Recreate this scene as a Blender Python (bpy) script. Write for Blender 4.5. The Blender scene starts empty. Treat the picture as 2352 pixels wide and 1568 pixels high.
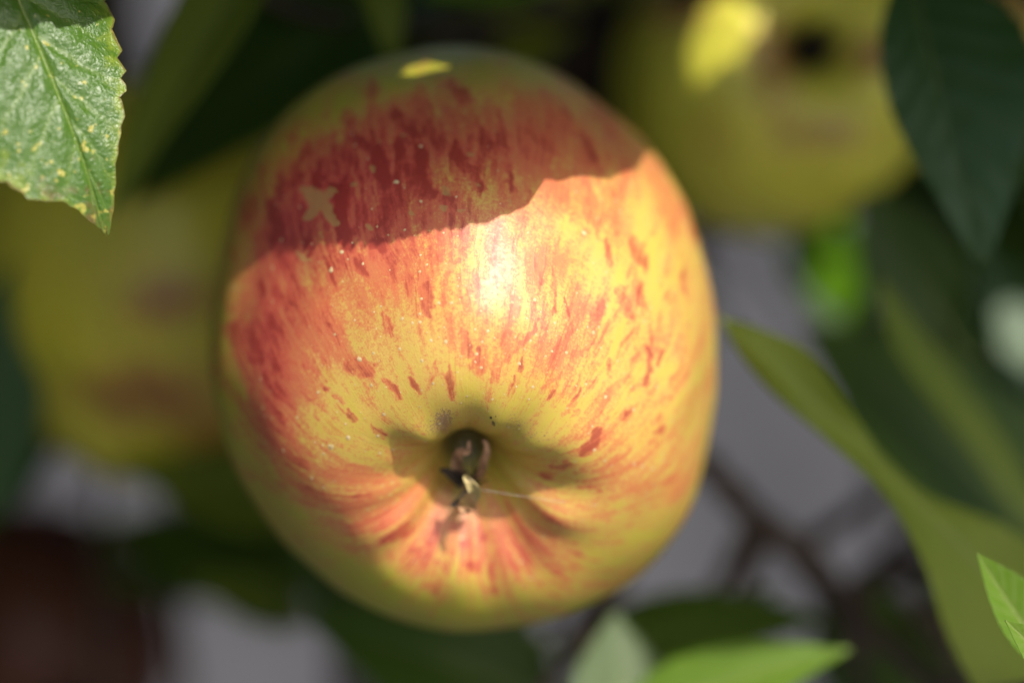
import bpy, math, random
import numpy as np
from mathutils import Vector, Matrix

# ------------------------------------------------------------------ camera
scene = bpy.context.scene
col = scene.collection
FOCAL, SENSOR, FSTOP = 100.0, 36.0, 3.6
PITCH = math.radians(20.0)
CAM = np.array([0.0, 0.0, 1.30])
XA = np.array([1.0, 0.0, 0.0])                                   # picture right
YA = np.array([0.0, math.sin(PITCH), math.cos(PITCH)])           # picture up
ZA = np.array([0.0, -math.cos(PITCH), math.sin(PITCH)])          # towards the viewer
FP = FOCAL / SENSOR * 2352.0
D0 = 0.380                                                       # distance of sharpest focus

cd = bpy.data.cameras.new('camera'); cam = bpy.data.objects.new('camera', cd); col.objects.link(cam)
cd.lens, cd.sensor_width, cd.clip_start, cd.clip_end = FOCAL, SENSOR, 0.01, 400.0
cam.location = CAM
cam.rotation_euler = (math.pi / 2 - PITCH, 0, 0)
cd.dof.use_dof = True; cd.dof.focus_distance = D0 + 0.0035; cd.dof.aperture_fstop = FSTOP
scene.camera = cam

# ------------------------------------------------------------------ light
LC = np.array([0.385, 0.61, 0.69]); LC /= np.linalg.norm(LC)      # towards the sun, in picture axes
LW = LC[0] * XA + LC[1] * YA + LC[2] * ZA
sun_el = math.asin(LW[2]); sun_az = math.atan2(LW[0], LW[1])
world = bpy.data.worlds.new('World'); scene.world = world; world.use_nodes = True
wn = world.node_tree
sky = wn.nodes.new('ShaderNodeTexSky'); sky.sky_type = 'NISHITA'; sky.sun_disc = False
sky.air_density = 0.8; sky.dust_density = 4.0; sky.ozone_density = 0.2; sky.sun_elevation = sun_el; sky.sun_rotation = sun_az
wn.links.new(sky.outputs[0], wn.nodes['Background'].inputs[0])
wn.nodes['Background'].inputs[1].default_value = 0.15
sd = bpy.data.lights.new('sun', 'SUN'); sd.energy = 3.8; sd.angle = math.radians(0.53); sd.color = (1.0, 0.95, 0.86)
sun = bpy.data.objects.new('sun', sd); col.objects.link(sun)
sun.rotation_euler = Vector(LW).to_track_quat('Z', 'Y').to_euler()
sun.location = (1, -1, 4)
scene.view_settings.view_transform = 'Standard'; scene.view_settings.look = 'None'
scene.view_settings.exposure = 0.36; scene.view_settings.gamma = 1.0
scene.cycles.use_denoising = True
scene.cycles.max_bounces = 8

# ------------------------------------------------------------------ helpers
def PC(px, py, d):
    """picture position (2352 x 1568 grid) at a distance d -> picture-axes coordinates (x right, y up, z to viewer)"""
    return np.array([(px - 1176.0) / FP * d, -(py - 784.0) / FP * d, -d])
def W(p):
    p = np.asarray(p, float)
    return CAM + p[..., 0:1] * XA + p[..., 1:2] * YA + p[..., 2:3] * ZA
def P(px, py, d): return W(PC(px, py, d))
def nrm(v): v = np.asarray(v, float); return v / np.maximum(np.linalg.norm(v, axis=-1, keepdims=True), 1e-12)
def sstep(a, b, x): t = np.clip((x - a) / (b - a), 0, 1); return t * t * (3 - 2 * t)

def _h(i, j, k, s):
    n = (i * 374761393 + j * 668265263 + k * 1274126177 + s * 974634777).astype(np.int64) & 0xffffffff
    n = ((n ^ (n >> 13)) * 1274126177) & 0xffffffff
    n = ((n ^ (n >> 16)) * 2246822519) & 0xffffffff
    return ((n ^ (n >> 15)) & 0xffffff) / float(0xffffff)
def vnoise(p, s=0):
    p = np.asarray(p, float); f = np.floor(p).astype(np.int64); u = p - f; u = u * u * (3 - 2 * u)
    r = 0
    for a in (0, 1):
        for b in (0, 1):
            for c in (0, 1):
                w = (u[..., 0] if a else 1 - u[..., 0]) * (u[..., 1] if b else 1 - u[..., 1]) * (u[..., 2] if c else 1 - u[..., 2])
                r = r + w * _h(f[..., 0] + a, f[..., 1] + b, f[..., 2] + c, s)
    return r
def fbm(p, s=0, o=3):
    p = np.asarray(p, float); r = 0; a = 0.5; t = 0
    for i in range(o): r = r + a * vnoise(p * 2 ** i, s + i * 17); t += a; a *= 0.5
    return r / t

def mesh_np(name, V, F, attrs=None, smooth=True):
    V = np.ascontiguousarray(V, dtype=np.float32); F = np.asarray(F, dtype=np.int32)
    me = bpy.data.meshes.new(name); k = F.shape[1]
    me.vertices.add(len(V)); me.vertices.foreach_set('co', V.ravel())
    me.loops.add(F.size); me.loops.foreach_set('vertex_index', F.ravel())
    me.polygons.add(len(F)); me.polygons.foreach_set('loop_start', np.arange(0, F.size, k, dtype=np.int32))
    me.update(calc_edges=True)
    me.polygons.foreach_set('use_smooth', np.full(len(F), smooth))
    for n, a in (attrs or {}).items():
        at = me.attributes.new(n, 'FLOAT', 'POINT'); at.data.foreach_set('value', np.ascontiguousarray(a, dtype=np.float32).ravel())
    me.validate()
    return me
def obj(name, me, mat, parent=None, loc=(0, 0, 0)):
    o = bpy.data.objects.new(name, me); col.objects.link(o); o.location = loc
    if mat and not me.materials: me.materials.append(mat)
    if parent: o.parent = parent
    return o
def empty(name, loc, label=None, cat=None, group=None):
    o = bpy.data.objects.new(name, None); col.objects.link(o); o.location = loc; o.empty_display_size = 0.01
    if label: o['label'] = label
    if cat: o['category'] = cat
    if group: o['group'] = group
    return o
def tube(pts, rad, n=8):
    pts = np.asarray(pts, float); m = len(pts); rad = np.broadcast_to(rad, (m,))
    T = nrm(np.gradient(pts, axis=0)); ref = np.array([0.31, 0.22, 0.92]); ref = ref - T[0] * ref.dot(T[0]); ref = nrm(ref)
    V = []
    for i in range(m):
        ref = nrm(ref - T[i] * ref.dot(T[i])); b = np.cross(T[i], ref)
        a = np.arange(n) * 2 * math.pi / n
        V.append(pts[i] + rad[i] * (np.cos(a)[:, None] * ref + np.sin(a)[:, None] * b))
    V = np.concatenate(V + [pts[:1], pts[-1:]]); F = []
    for i in range(m - 1):
        for j in range(n):
            k = (j + 1) % n; F.append((i * n + j, i * n + k, (i + 1) * n + k, (i + 1) * n + j))
    c0, c1 = m * n, m * n + 1
    for j in range(0, n, 2):
        a, b, c = j, (j + 1) % n, (j + 2) % n
        F.append((c0, c, b, a)); F.append((c1, (m - 1) * n + a, (m - 1) * n + b, (m - 1) * n + c))
    return V, np.array(F)
def spline(ctrl, n):
    c = np.asarray(ctrl, float); c = np.vstack([2 * c[0] - c[1], c, 2 * c[-1] - c[-2]]); m = len(c) - 3
    out = []
    for u in np.linspace(0, m, n):
        i = min(int(u), m - 1); t = u - i; a, b, d, e = c[i:i + 4]
        out.append(0.5 * (2 * b + (d - a) * t + (2 * a - 5 * b + 4 * d - e) * t * t + (3 * b - a - 3 * d + e) * t ** 3))
    return np.array(out)

# ------------------------------------------------------------------ materials
class NT:
    def __init__(s, name):
        s.m = bpy.data.materials.new(name); s.m.use_nodes = True; s.t = s.m.node_tree; s.t.nodes.clear()
        s.out = s.n('ShaderNodeOutputMaterial')
    def n(s, typ, **kw):
        x = s.t.nodes.new(typ)
        for k, v in kw.items(): setattr(x, k, v)
        return x
    def l(s, a, b): s.t.links.new(a, b)
    def set(s, sock, v):
        if isinstance(v, bpy.types.NodeSocket): s.l(v, sock)
        else: sock.default_value = v
    def attr(s, name): x = s.n('ShaderNodeAttribute'); x.attribute_name = name; return x.outputs['Fac']
    def coord(s): return s.n('ShaderNodeTexCoord').outputs['Object']
    def math(s, op, a, b=0.0, c=None, clamp=False):
        x = s.n('ShaderNodeMath', operation=op, use_clamp=clamp); s.set(x.inputs[0], a); s.set(x.inputs[1], b)
        if c is not None: s.set(x.inputs[2], c)
        return x.outputs[0]
    def noise(s, scale, detail=3.0, rough=0.55, vec=None, dist=0.0):
        x = s.n('ShaderNodeTexNoise'); x.inputs['Scale'].default_value = scale; x.inputs['Detail'].default_value = detail
        x.inputs['Roughness'].default_value = rough; x.inputs['Distortion'].default_value = dist
        s.l(vec if vec is not None else s.coord(), x.inputs['Vector']); return x.outputs['Fac']
    def voro(s, scale, feature='F1', vec=None, rnd=1.0):
        x = s.n('ShaderNodeTexVoronoi', feature=feature); x.inputs['Scale'].default_value = scale; x.inputs['Randomness'].default_value = rnd
        s.l(vec if vec is not None else s.coord(), x.inputs['Vector']); return x
    def ramp(s, f, a, b, lo=0.0, hi=1.0):
        x = s.n('ShaderNodeMapRange', interpolation_type='SMOOTHSTEP'); s.set(x.inputs[0], f)
        x.inputs[1].default_value, x.inputs[2].default_value, x.inputs[3].default_value, x.inputs[4].default_value = a, b, lo, hi
        return x.outputs[0]
    def mix(s, f, a, b):
        x = s.n('ShaderNodeMix', data_type='RGBA'); s.set(x.inputs[0], f)
        for sock, v in ((x.inputs[6], a), (x.inputs[7], b)):
            if isinstance(v, bpy.types.NodeSocket): s.l(v, sock)
            else: sock.default_value = (*v, 1.0)
        return x.outputs[2]
    def bump(s, h, strength, dist, prev=None):
        x = s.n('ShaderNodeBump'); x.inputs['Strength'].default_value = strength; x.inputs['Distance'].default_value = dist
        s.l(h, x.inputs['Height'])
        if prev is not None: s.l(prev, x.inputs['Normal'])
        return x.outputs[0]
    def bsdf(s, color, rough=0.5, spec=0.5, normal=None, **kw):
        x = s.n('ShaderNodeBsdfPrincipled')
        if isinstance(color, bpy.types.NodeSocket): s.l(color, x.inputs['Base Color'])
        else: x.inputs['Base Color'].default_value = (*color, 1)
        s.set(x.inputs['Roughness'], rough); x.inputs['Specular IOR Level'].default_value = spec
        if normal is not None: s.l(normal, x.inputs['Normal'])
        for k, v in kw.items(): s.set(x.inputs[k.replace('_', ' ')], v)
        return x
    def done(s, sh): s.l(sh, s.out.inputs['Surface']); return s.m

def apple_material(name, yellow, green, red, deep, orange, spec=0.60):
    t = NT(name); c = t.coord()
    redm, pink, grn = t.attr('red'), t.attr('stipple'), t.attr('green')
    n1 = t.noise(420, 4, 0.6, c); n2 = t.noise(1500, 2, 0.6, c); n3 = t.noise(3600, 2, 0.65, c)
    base = t.mix(grn, yellow, green)
    base = t.mix(t.ramp(t.noise(160, 3, 0.5, c), 0.35, 0.7), base, t.mix(0.30, base, green))
    # fine stipple of red over the yellow ground
    st = t.math('ADD', t.math('MULTIPLY', n3, 0.55), t.math('MULTIPLY', n2, 0.45))
    thr = t.math('SUBTRACT', 0.78, t.math('MULTIPLY', pink, 0.52))
    stm = t.ramp(t.math('SUBTRACT', st, thr), -0.15, 0.17)
    orange = t.mix(t.attr('rose'), orange, (0.62, 0.20, 0.135)); red = t.mix(t.attr('rose'), red, (0.50, 0.050, 0.052))
    wash = t.mix(t.math('MULTIPLY', pink, 0.52), base, orange)
    colr = t.mix(t.math('MULTIPLY', stm, 0.70), wash, red)
    # fine streaks running along the meridians, with ragged borders
    def merid(f, g, det):
        cv = t.n('ShaderNodeCombineXYZ'); t.l(t.math('MULTIPLY', t.attr('cu'), f), cv.inputs[0]); t.l(t.math('MULTIPLY', t.attr('su'), f), cv.inputs[1]); t.l(t.math('MULTIPLY', t.attr('vv'), g), cv.inputs[2])
        return t.noise(1.0, det, 0.6, cv.outputs[0], 0.35)
    s1, s2 = merid(17.0, 4.0, 4.0), merid(48.0, 7.0, 3.0)
    e = redm
    for fld, amt in ((s1, 1.25), (s2, 1.35), (n1, 0.5), (n2, 0.45), (n3, 0.35)): e = t.math('ADD', e, t.math('MULTIPLY', t.math('SUBTRACT', fld, 0.5), amt))
    sm = t.ramp(e, 0.24, 0.74)
    colr = t.mix(t.math('MULTIPLY', sm, t.math('ADD', 0.66, t.math('MULTIPLY', t.attr('rose'), 0.22))), colr, t.mix(t.ramp(e, 0.55, 1.05), red, deep))
    colr = t.mix(t.math('MULTIPLY', t.ramp(t.math('ADD', t.attr('pale'), t.math('MULTIPLY', t.math('SUBTRACT', n2, 0.5), 0.9)), 0.35, 0.85), 0.60), colr, (0.44, 0.32, 0.10))
    rus = t.ramp(t.math('ADD', t.attr('russet'), t.math('MULTIPLY', t.math('SUBTRACT', n3, 0.5), 2.4)), 0.50, 0.95)
    colr = t.mix(rus, colr, t.mix(n2, (0.20, 0.09, 0.03), (0.52, 0.36, 0.17)))
    colr = t.mix(t.math('MULTIPLY', t.attr('dark'), 0.95), colr, (0.025, 0.022, 0.012))
    nb = t.bump(n1, 0.14, 0.0004); nb = t.bump(n3, 0.22, 0.00012, nb); nb = t.bump(s2, 0.20, 0.00012, nb)
    nb = t.bump(rus, 0.15, 0.0001, nb)
    b = t.bsdf(colr, t.ramp(n2, 0.2, 0.8, 0.40, 0.52), spec, nb, Coat_Weight=0.10, Coat_Roughness=0.36, Subsurface_Weight=0.20, Subsurface_Scale=0.0013)
    b.inputs['Subsurface Radius'].default_value = (1.0, 0.38, 0.12)
    return t.done(b.outputs[0])

def leaf_material(name, g1, g2, vein, under, trans=(0.16, 0.30, 0.02), tw=0.38, rough=0.42, spec=0.5, hero=False):
    t = NT(name); c = t.coord()
    rnd = t.n('ShaderNodeObjectInfo').outputs['Random']
    v, s, tt, u = t.attr('vein'), t.attr('edge'), t.attr('along'), t.attr('under')
    n1 = t.noise(90, 3, 0.6, c); n2 = t.noise(500, 3, 0.6, c)
    colr = t.mix(t.math('ADD', t.math('MULTIPLY', n1, 0.7), t.math('MULTIPLY', rnd, 0.3)), g1, g2)
    nb = None
    if hero:
        nz = t.n('ShaderNodeTexNoise'); nz.inputs['Scale'].default_value = 700; t.l(c, nz.inputs['Vector'])
        vm = t.n('ShaderNodeVectorMath', operation='MULTIPLY_ADD'); t.l(nz.outputs['Color'], vm.inputs[0]); vm.inputs[1].default_value = (.0011, .0011, .0011); t.l(c, vm.inputs[2]); wv = vm.outputs[0]
        cells = t.voro(1250, 'DISTANCE_TO_EDGE', wv, 1.0); cell2 = t.voro(2900, 'DISTANCE_TO_EDGE', wv, 1.0)
        e1 = t.ramp(cells.outputs['Distance'], 0.0, 0.16)
        colr = t.mix(t.math('MULTIPLY', t.math('SUBTRACT', 1.0, e1), 0.14), colr, (0.16, 0.26, 0.03))
        # yellowing towards the margin and tip, brown blotches near the tip
        yl = t.ramp(t.math('ADD', t.math('MULTIPLY', s, 0.62), t.math('MULTIPLY', n2, 0.75)), 0.80, 1.06)
        colr = t.mix(t.math('MULTIPLY', yl, 0.75), colr, (0.26, 0.34, 0.035))
        ys = t.ramp(t.math('ADD', t.noise(700, 2, 0.5, c), t.math('MULTIPLY', tt, 0.14)), 0.745, 0.80)
        colr = t.mix(t.math('MULTIPLY', ys, 0.85), colr, (0.48, 0.44, 0.08))
        br = t.ramp(t.math('ADD', t.math('MULTIPLY', tt, 1.25), t.math('MULTIPLY', t.noise(330, 3, 0.6, c), 0.75)), 1.46, 1.62)
        colr = t.mix(t.math('MULTIPLY', br, 0.7), colr, (0.17, 0.085, 0.03))
        mg = t.ramp(t.math('ADD', s, t.math('MULTIPLY', t.math('SUBTRACT', n2, 0.5), 0.12)), 0.965, 0.99)
        colr = t.mix(t.math('MULTIPLY', mg, 0.6), colr, (0.16, 0.07, 0.03))
        nb = t.bump(t.ramp(cells.outputs['Distance'], 0.0, 0.35), 0.40, 0.00012); nb = t.bump(t.ramp(cell2.outputs['Distance'], 0.0, 0.25), 0.30, 0.00005, nb); nb = t.bump(n2, 0.3, 0.0002, nb)
    else:
        nb = t.bump(n2, 0.5, 0.0004)
    colr = t.mix(t.math('MULTIPLY', v, 0.75), colr, vein)
    colr = t.mix(t.math('MULTIPLY', u, 0.85), colr, under)
    b = t.bsdf(colr, t.math('ADD', rough, t.math('MULTIPLY', u, 0.25)), spec, nb)
    tr = t.n('ShaderNodeBsdfTranslucent'); t.set(tr.inputs[0], t.mix(t.math('MULTIPLY', v, 0.4), trans, (0.06, 0.10, 0.01)))
    mx = t.n('ShaderNodeMixShader'); mx.inputs[0].default_value = tw
    t.l(b.outputs[0], mx.inputs[1]); t.l(tr.outputs[0], mx.inputs[2])
    return t.done(mx.outputs[0])

def simple(name, c1, c2, scale, rough, bumpd=0.0004, spec=0.4):
    t = NT(name); c = t.coord(); n = t.noise(scale, 5, 0.62, c)
    return t.done(t.bsdf(t.mix(t.ramp(n, 0.3, 0.7), c1, c2), rough, spec, t.bump(n, 0.6, bumpd)).outputs[0])

M_APPLE = apple_material('striped_apple_skin', (0.60, 0.430, 0.078), (0.38, 0.40, 0.012), (0.58, 0.135, 0.055), (0.29, 0.016, 0.018), (0.68, 0.365, 0.155))
M_APPLE4 = apple_material('pale_yellow_apple_skin', (0.86, 0.80, 0.08), (0.66, 0.70, 0.05), (0.45, 0.20, 0.07), (0.30, 0.08, 0.04), (0.62, 0.42, 0.16))
M_APPLE2 = apple_material('olive_apple_skin', (0.70, 0.60, 0.040), (0.44, 0.52, 0.024), (0.36, 0.13, 0.035), (0.26, 0.05, 0.02), (0.46, 0.27, 0.06))
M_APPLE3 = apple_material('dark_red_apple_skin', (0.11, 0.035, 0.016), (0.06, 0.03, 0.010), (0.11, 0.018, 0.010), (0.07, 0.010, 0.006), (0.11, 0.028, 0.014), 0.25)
M_HERO = leaf_material('glossy_apple_leaf', (0.042, 0.115, 0.010), (0.075, 0.17, 0.014), (0.20, 0.30, 0.05), (0.20, 0.26, 0.10), (0.16, 0.32, 0.02), 0.22, 0.36, 0.55, True)
M_LEAF = leaf_material('dark_apple_leaf', (0.050, 0.105, 0.011), (0.085, 0.150, 0.014), (0.12, 0.18, 0.04), (0.12, 0.17, 0.05), rough=0.45, spec=0.38)
M_OLIVE = leaf_material('olive_apple_leaf', (0.14, 0.21, 0.020), (0.27, 0.34, 0.034), (0.32, 0.38, 0.08), (0.19, 0.24, 0.05), (0.24, 0.32, 0.02), rough=0.55, spec=0.3)
M_BLUE = leaf_material('bluish_apple_leaf', (0.034, 0.095, 0.024), (0.058, 0.135, 0.034), (0.12, 0.20, 0.06), (0.12, 0.17, 0.07), rough=0.40, spec=0.42)
M_YOUNG = leaf_material('young_apple_leaf', (0.13, 0.25, 0.02), (0.20, 0.33, 0.03), (0.34, 0.42, 0.12), (0.22, 0.32, 0.08), (0.30, 0.48, 0.03), 0.5, 0.45)
M_LIME = leaf_material('lime_apple_leaf', (0.10, 0.25, 0.004), (0.14, 0.30, 0.006), (0.16, 0.30, 0.02), (0.14, 0.30, 0.01), (0.26, 0.50, 0.004), 0.4, 0.7, 0.1)
M_RIB = simple('leaf_rib', (0.10, 0.16, 0.03), (0.19, 0.24, 0.06), 300, 0.5, 0.0001)
M_BARK = simple('apple_bark', (0.045, 0.030, 0.020), (0.11, 0.080, 0.058), 160, 0.85, 0.001)
M_TRUNK = simple('trunk_bark', (0.055, 0.040, 0.030), (0.14, 0.11, 0.085), 40, 0.9, 0.006)
M_STEM = simple('apple_stem', (0.09, 0.075, 0.02), (0.16, 0.10, 0.04), 500, 0.6, 0.0002)
M_SEPAL = simple('withered_sepal', (0.20, 0.11, 0.05), (0.62, 0.36, 0.20), 420, 0.75, 0.0003)
M_SEPAL2 = simple('green_sepal', (0.34, 0.30, 0.09), (0.52, 0.38, 0.20), 420, 0.6, 0.0003)
M_SEPALD = simple('black_sepal', (0.012, 0.010, 0.008), (0.05, 0.035, 0.022), 420, 0.8, 0.0003)
M_LENT = simple('lenticel_cork', (0.50, 0.36, 0.16), (0.66, 0.52, 0.28), 900, 0.55, 0.0001)
M_GROUND = simple('grey_paving', (0.022, 0.022, 0.024), (0.078, 0.076, 0.080), 5.0, 0.9, 0.004)
t = NT('spider_silk'); M_SILK = t.done(t.bsdf((0.5, 0.5, 0.48), 0.4, 0.4).outputs[0])

# ------------------------------------------------------------------ ground
def make_ground():
    n = 81; g = np.linspace(-1, 1, n); g = np.sign(g) * np.abs(g) ** 2.2 * 120.0
    X, Y = np.meshgrid(g, g + 2.0); Z = (fbm(np.stack([X * 1.3, Y * 1.3, X * 0], -1), 5) - 0.5) * 0.012
    V = np.stack([X, Y, Z], -1).reshape(-1, 3); i = np.arange(n * n).reshape(n, n)
    F = np.stack([i[:-1, :-1], i[:-1, 1:], i[1:, 1:], i[1:, :-1]], -1).reshape(-1, 4)
    o = obj('ground', mesh_np('ground', V, F), M_GROUND); o['kind'] = 'structure'
    o['label'] = 'blurred grey sunlit paving far below the fruit'
make_ground()

# ------------------------------------------------------------------ apples
def apple_shape(nu, nv, D, H, seed, lobes=0.05, basin=(0.0095, 0.0105), cavity=(0.012, 0.010), taper=0.10):
    """axis +z = calyx end; returns V (nv*nu + 2 poles), faces, longitude, polar angle"""
    v = np.linspace(0, 1, nv + 2)[1:-1]; v = math.pi * (v - 0.06 * np.sin(2 * math.pi * v)); u = np.arange(nu) * 2 * math.pi / nu
    Vv, U = np.meshgrid(v, u, indexing='ij')
    rng = np.random.RandomState(seed); ph = rng.rand(8) * 6.28
    r = np.sin(Vv) ** 0.86; z = np.cos(Vv); z = np.sign(z) * np.abs(z) ** 0.92
    r = r * (1 - taper * z)                                                # broader at the shoulders
    lob = 1 + lobes * (0.5 * np.cos(5 * U + ph[0]) * (0.35 + 0.65 * sstep(-0.2, 1, z)) + 0.45 * np.cos(2 * U + ph[1]) + 0.3 * np.cos(3 * U + ph[2]))
    r = r * lob * D / 2; z = z * H / 2
    z = z - basin[0] * np.exp(-(r / basin[1]) ** 2) - np.where(Vv < 1.5, basin[0] * 0.75 * np.exp(-(r / (basin[1] * 0.52)) ** 2), 0)
    fold = 0.00055 * (np.cos(5 * U + ph[3]) + 0.6 * np.cos(8 * U + ph[4]) + 0.4 * np.cos(13 * U + ph[5]))
    z = z + np.where(Vv < 1.5, fold * np.exp(-((r - 0.0098) / 0.0050) ** 2), 0)
    z = np.where(Vv > 1.6, z + cavity[0] * np.exp(-(r / cavity[1]) ** 2) + 0, z)
    x, y = r * np.cos(U), r * np.sin(U)
    b = fbm(np.stack([x, y, z], -1) * 70 + seed, seed + 3, 2) - 0.5
    n = nrm(np.stack([x, y, z * 1.0], -1))
    V = np.stack([x, y, z], -1) + n * (b * 0.0022)[..., None]
    idx = np.arange(nu * nv).reshape(nv, nu); nx = np.roll(idx, -1, 1)
    F = np.stack([idx[:-1], idx[1:], nx[1:], nx[:-1]], -1).reshape(-1, 4)
    top = V[0].mean(0); bot = V[-1].mean(0); Vf = np.vstack([V.reshape(-1, 3), top, bot])
    a, b_ = nu * nv, nu * nv + 1; caps = []
    for j in range(0, nu, 2):
        k, l = (j + 1) % nu, (j + 2) % nu
        caps.append((a, idx[0, j], idx[0, k], idx[0, l])); caps.append((b_, idx[-1, l], idx[-1, k], idx[-1, j]))
    F = np.vstack([F, np.array(caps)])
    pad = lambda q: np.concatenate([q.ravel(), [q[0].mean(), q[-1].mean()]])
    return Vf, F, pad(U), pad(Vv)

def frame_from_axis(a, roll=0.0):
    a = nrm(a); up = np.array([0, 1, 0.0]); x = nrm(np.cross(up, a)); y = np.cross(a, x)
    c, s = math.cos(roll), math.sin(roll)
    return np.stack([c * x + s * y, -s * x + c * y, a], 1)

def project(Vc):
    return 1176 + FP * Vc[:, 0] / -Vc[:, 2], 784 - FP * Vc[:, 1] / -Vc[:, 2]

def vnormals(V, F):
    n = np.zeros_like(V); fn = np.cross(V[F[:, 2]] - V[F[:, 0]], V[F[:, 3]] - V[F[:, 1]])
    for k in range(4): np.add.at(n, F[:, k], fn)
    return nrm(n)

def streaks(U, Vv, seed, f=9.0, g=1.6):
    cu, su = np.cos(U), np.sin(U)
    w = fbm(np.stack([cu * 2, su * 2, Vv * 3], -1), seed + 40, 2) - 0.5
    a = fbm(np.stack([cu * f + w * 3.2, su * f - w * 3.2, Vv * g], -1), seed, 3)
    b = fbm(np.stack([cu * f * 2.6 + w * 5, su * f * 2.6 - w * 5, Vv * g * 2.4], -1), seed + 9, 2)
    return a, b

OUTLINE = [(1065, 103), (920, 122), (780, 170), (690, 228), (612, 305), (545, 430), (508, 560), (487, 680), (478, 770), (484, 880), (508, 990), (545, 1085), (598, 1172), (690, 1282),
           (810, 1375), (940, 1432), (1075, 1450), (1230, 1430), (1380, 1378), (1500, 1293), (1572, 1200), (1615, 1075), (1640, 930), (1645, 800), (1622, 620), (1572, 460), (1490, 335), (1370, 228), (1225, 138)]
C0 = (1065.0, 790.0)
APC = PC(1066, 780, D0 + 0.0385)                                           # middle of the main apple

def main_apple():
    V, F, U, Vv = apple_shape(880, 560, 0.0715, 0.074, 7, 0.035, (0.0088, 0.0108), taper=0.07)
    t = math.radians(37)
    R = frame_from_axis((0.03, -math.sin(t), math.cos(t)), 0.55)
    V = V @ R.T + APC
    tx = np.array([p[0] - C0[0] for p in OUTLINE], float); ty = np.array([p[1] - C0[1] for p in OUTLINE], float)
    ta = np.arctan2(ty, tx); tr = np.hypot(tx, ty); o = np.argsort(ta); ta, tr = ta[o], tr[o]
    ga = np.linspace(-math.pi, math.pi, 181)[:-1]
    tgt = np.interp(ga, np.r_[ta[-3:] - 2 * math.pi, ta, ta[:3] + 2 * math.pi], np.r_[tr[-3:], tr, tr[:3]])
    for it in range(4):
        px, py = project(V); dx, dy = px - C0[0], py - C0[1]; a = np.arctan2(dy, dx); rho = np.hypot(dx, dy)
        b = ((a + math.pi) / (2 * math.pi) * 180 + 0.5).astype(int) % 180
        cur = np.zeros(180); np.maximum.at(cur, b, rho)
        f = tgt / np.maximum(cur, 1)
        ff = np.fft.rfft(f); ff[14:] = 0; f = np.fft.irfft(ff, 180)
        fa = np.interp(a, np.r_[ga, math.pi], np.r_[f, f[0]])
        Rl = np.interp(a, np.r_[ga, math.pi], np.r_[tgt, tgt[0]])
        k = 1 + (fa - 1) * sstep(0.15, 0.85, rho / Rl)
        d = V - APC; V = APC + d * np.stack([k, k, np.ones_like(k)], -1)
    N = vnormals(V, F)
    px, py = project(V); front = np.einsum('ij,ij->i', N, -nrm(V)) > 0.05
    return V, F, U, Vv, N, px, py, front

HV, HF, HU, HVv, HN, HPX, HPY, HFR = main_apple()
def on_apple(x, y):
    d = (HPX - x) ** 2 + (HPY - y) ** 2 + np.where(HFR, 0, 1e9); i = int(np.argmin(d)); return HV[i], HN[i]

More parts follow.
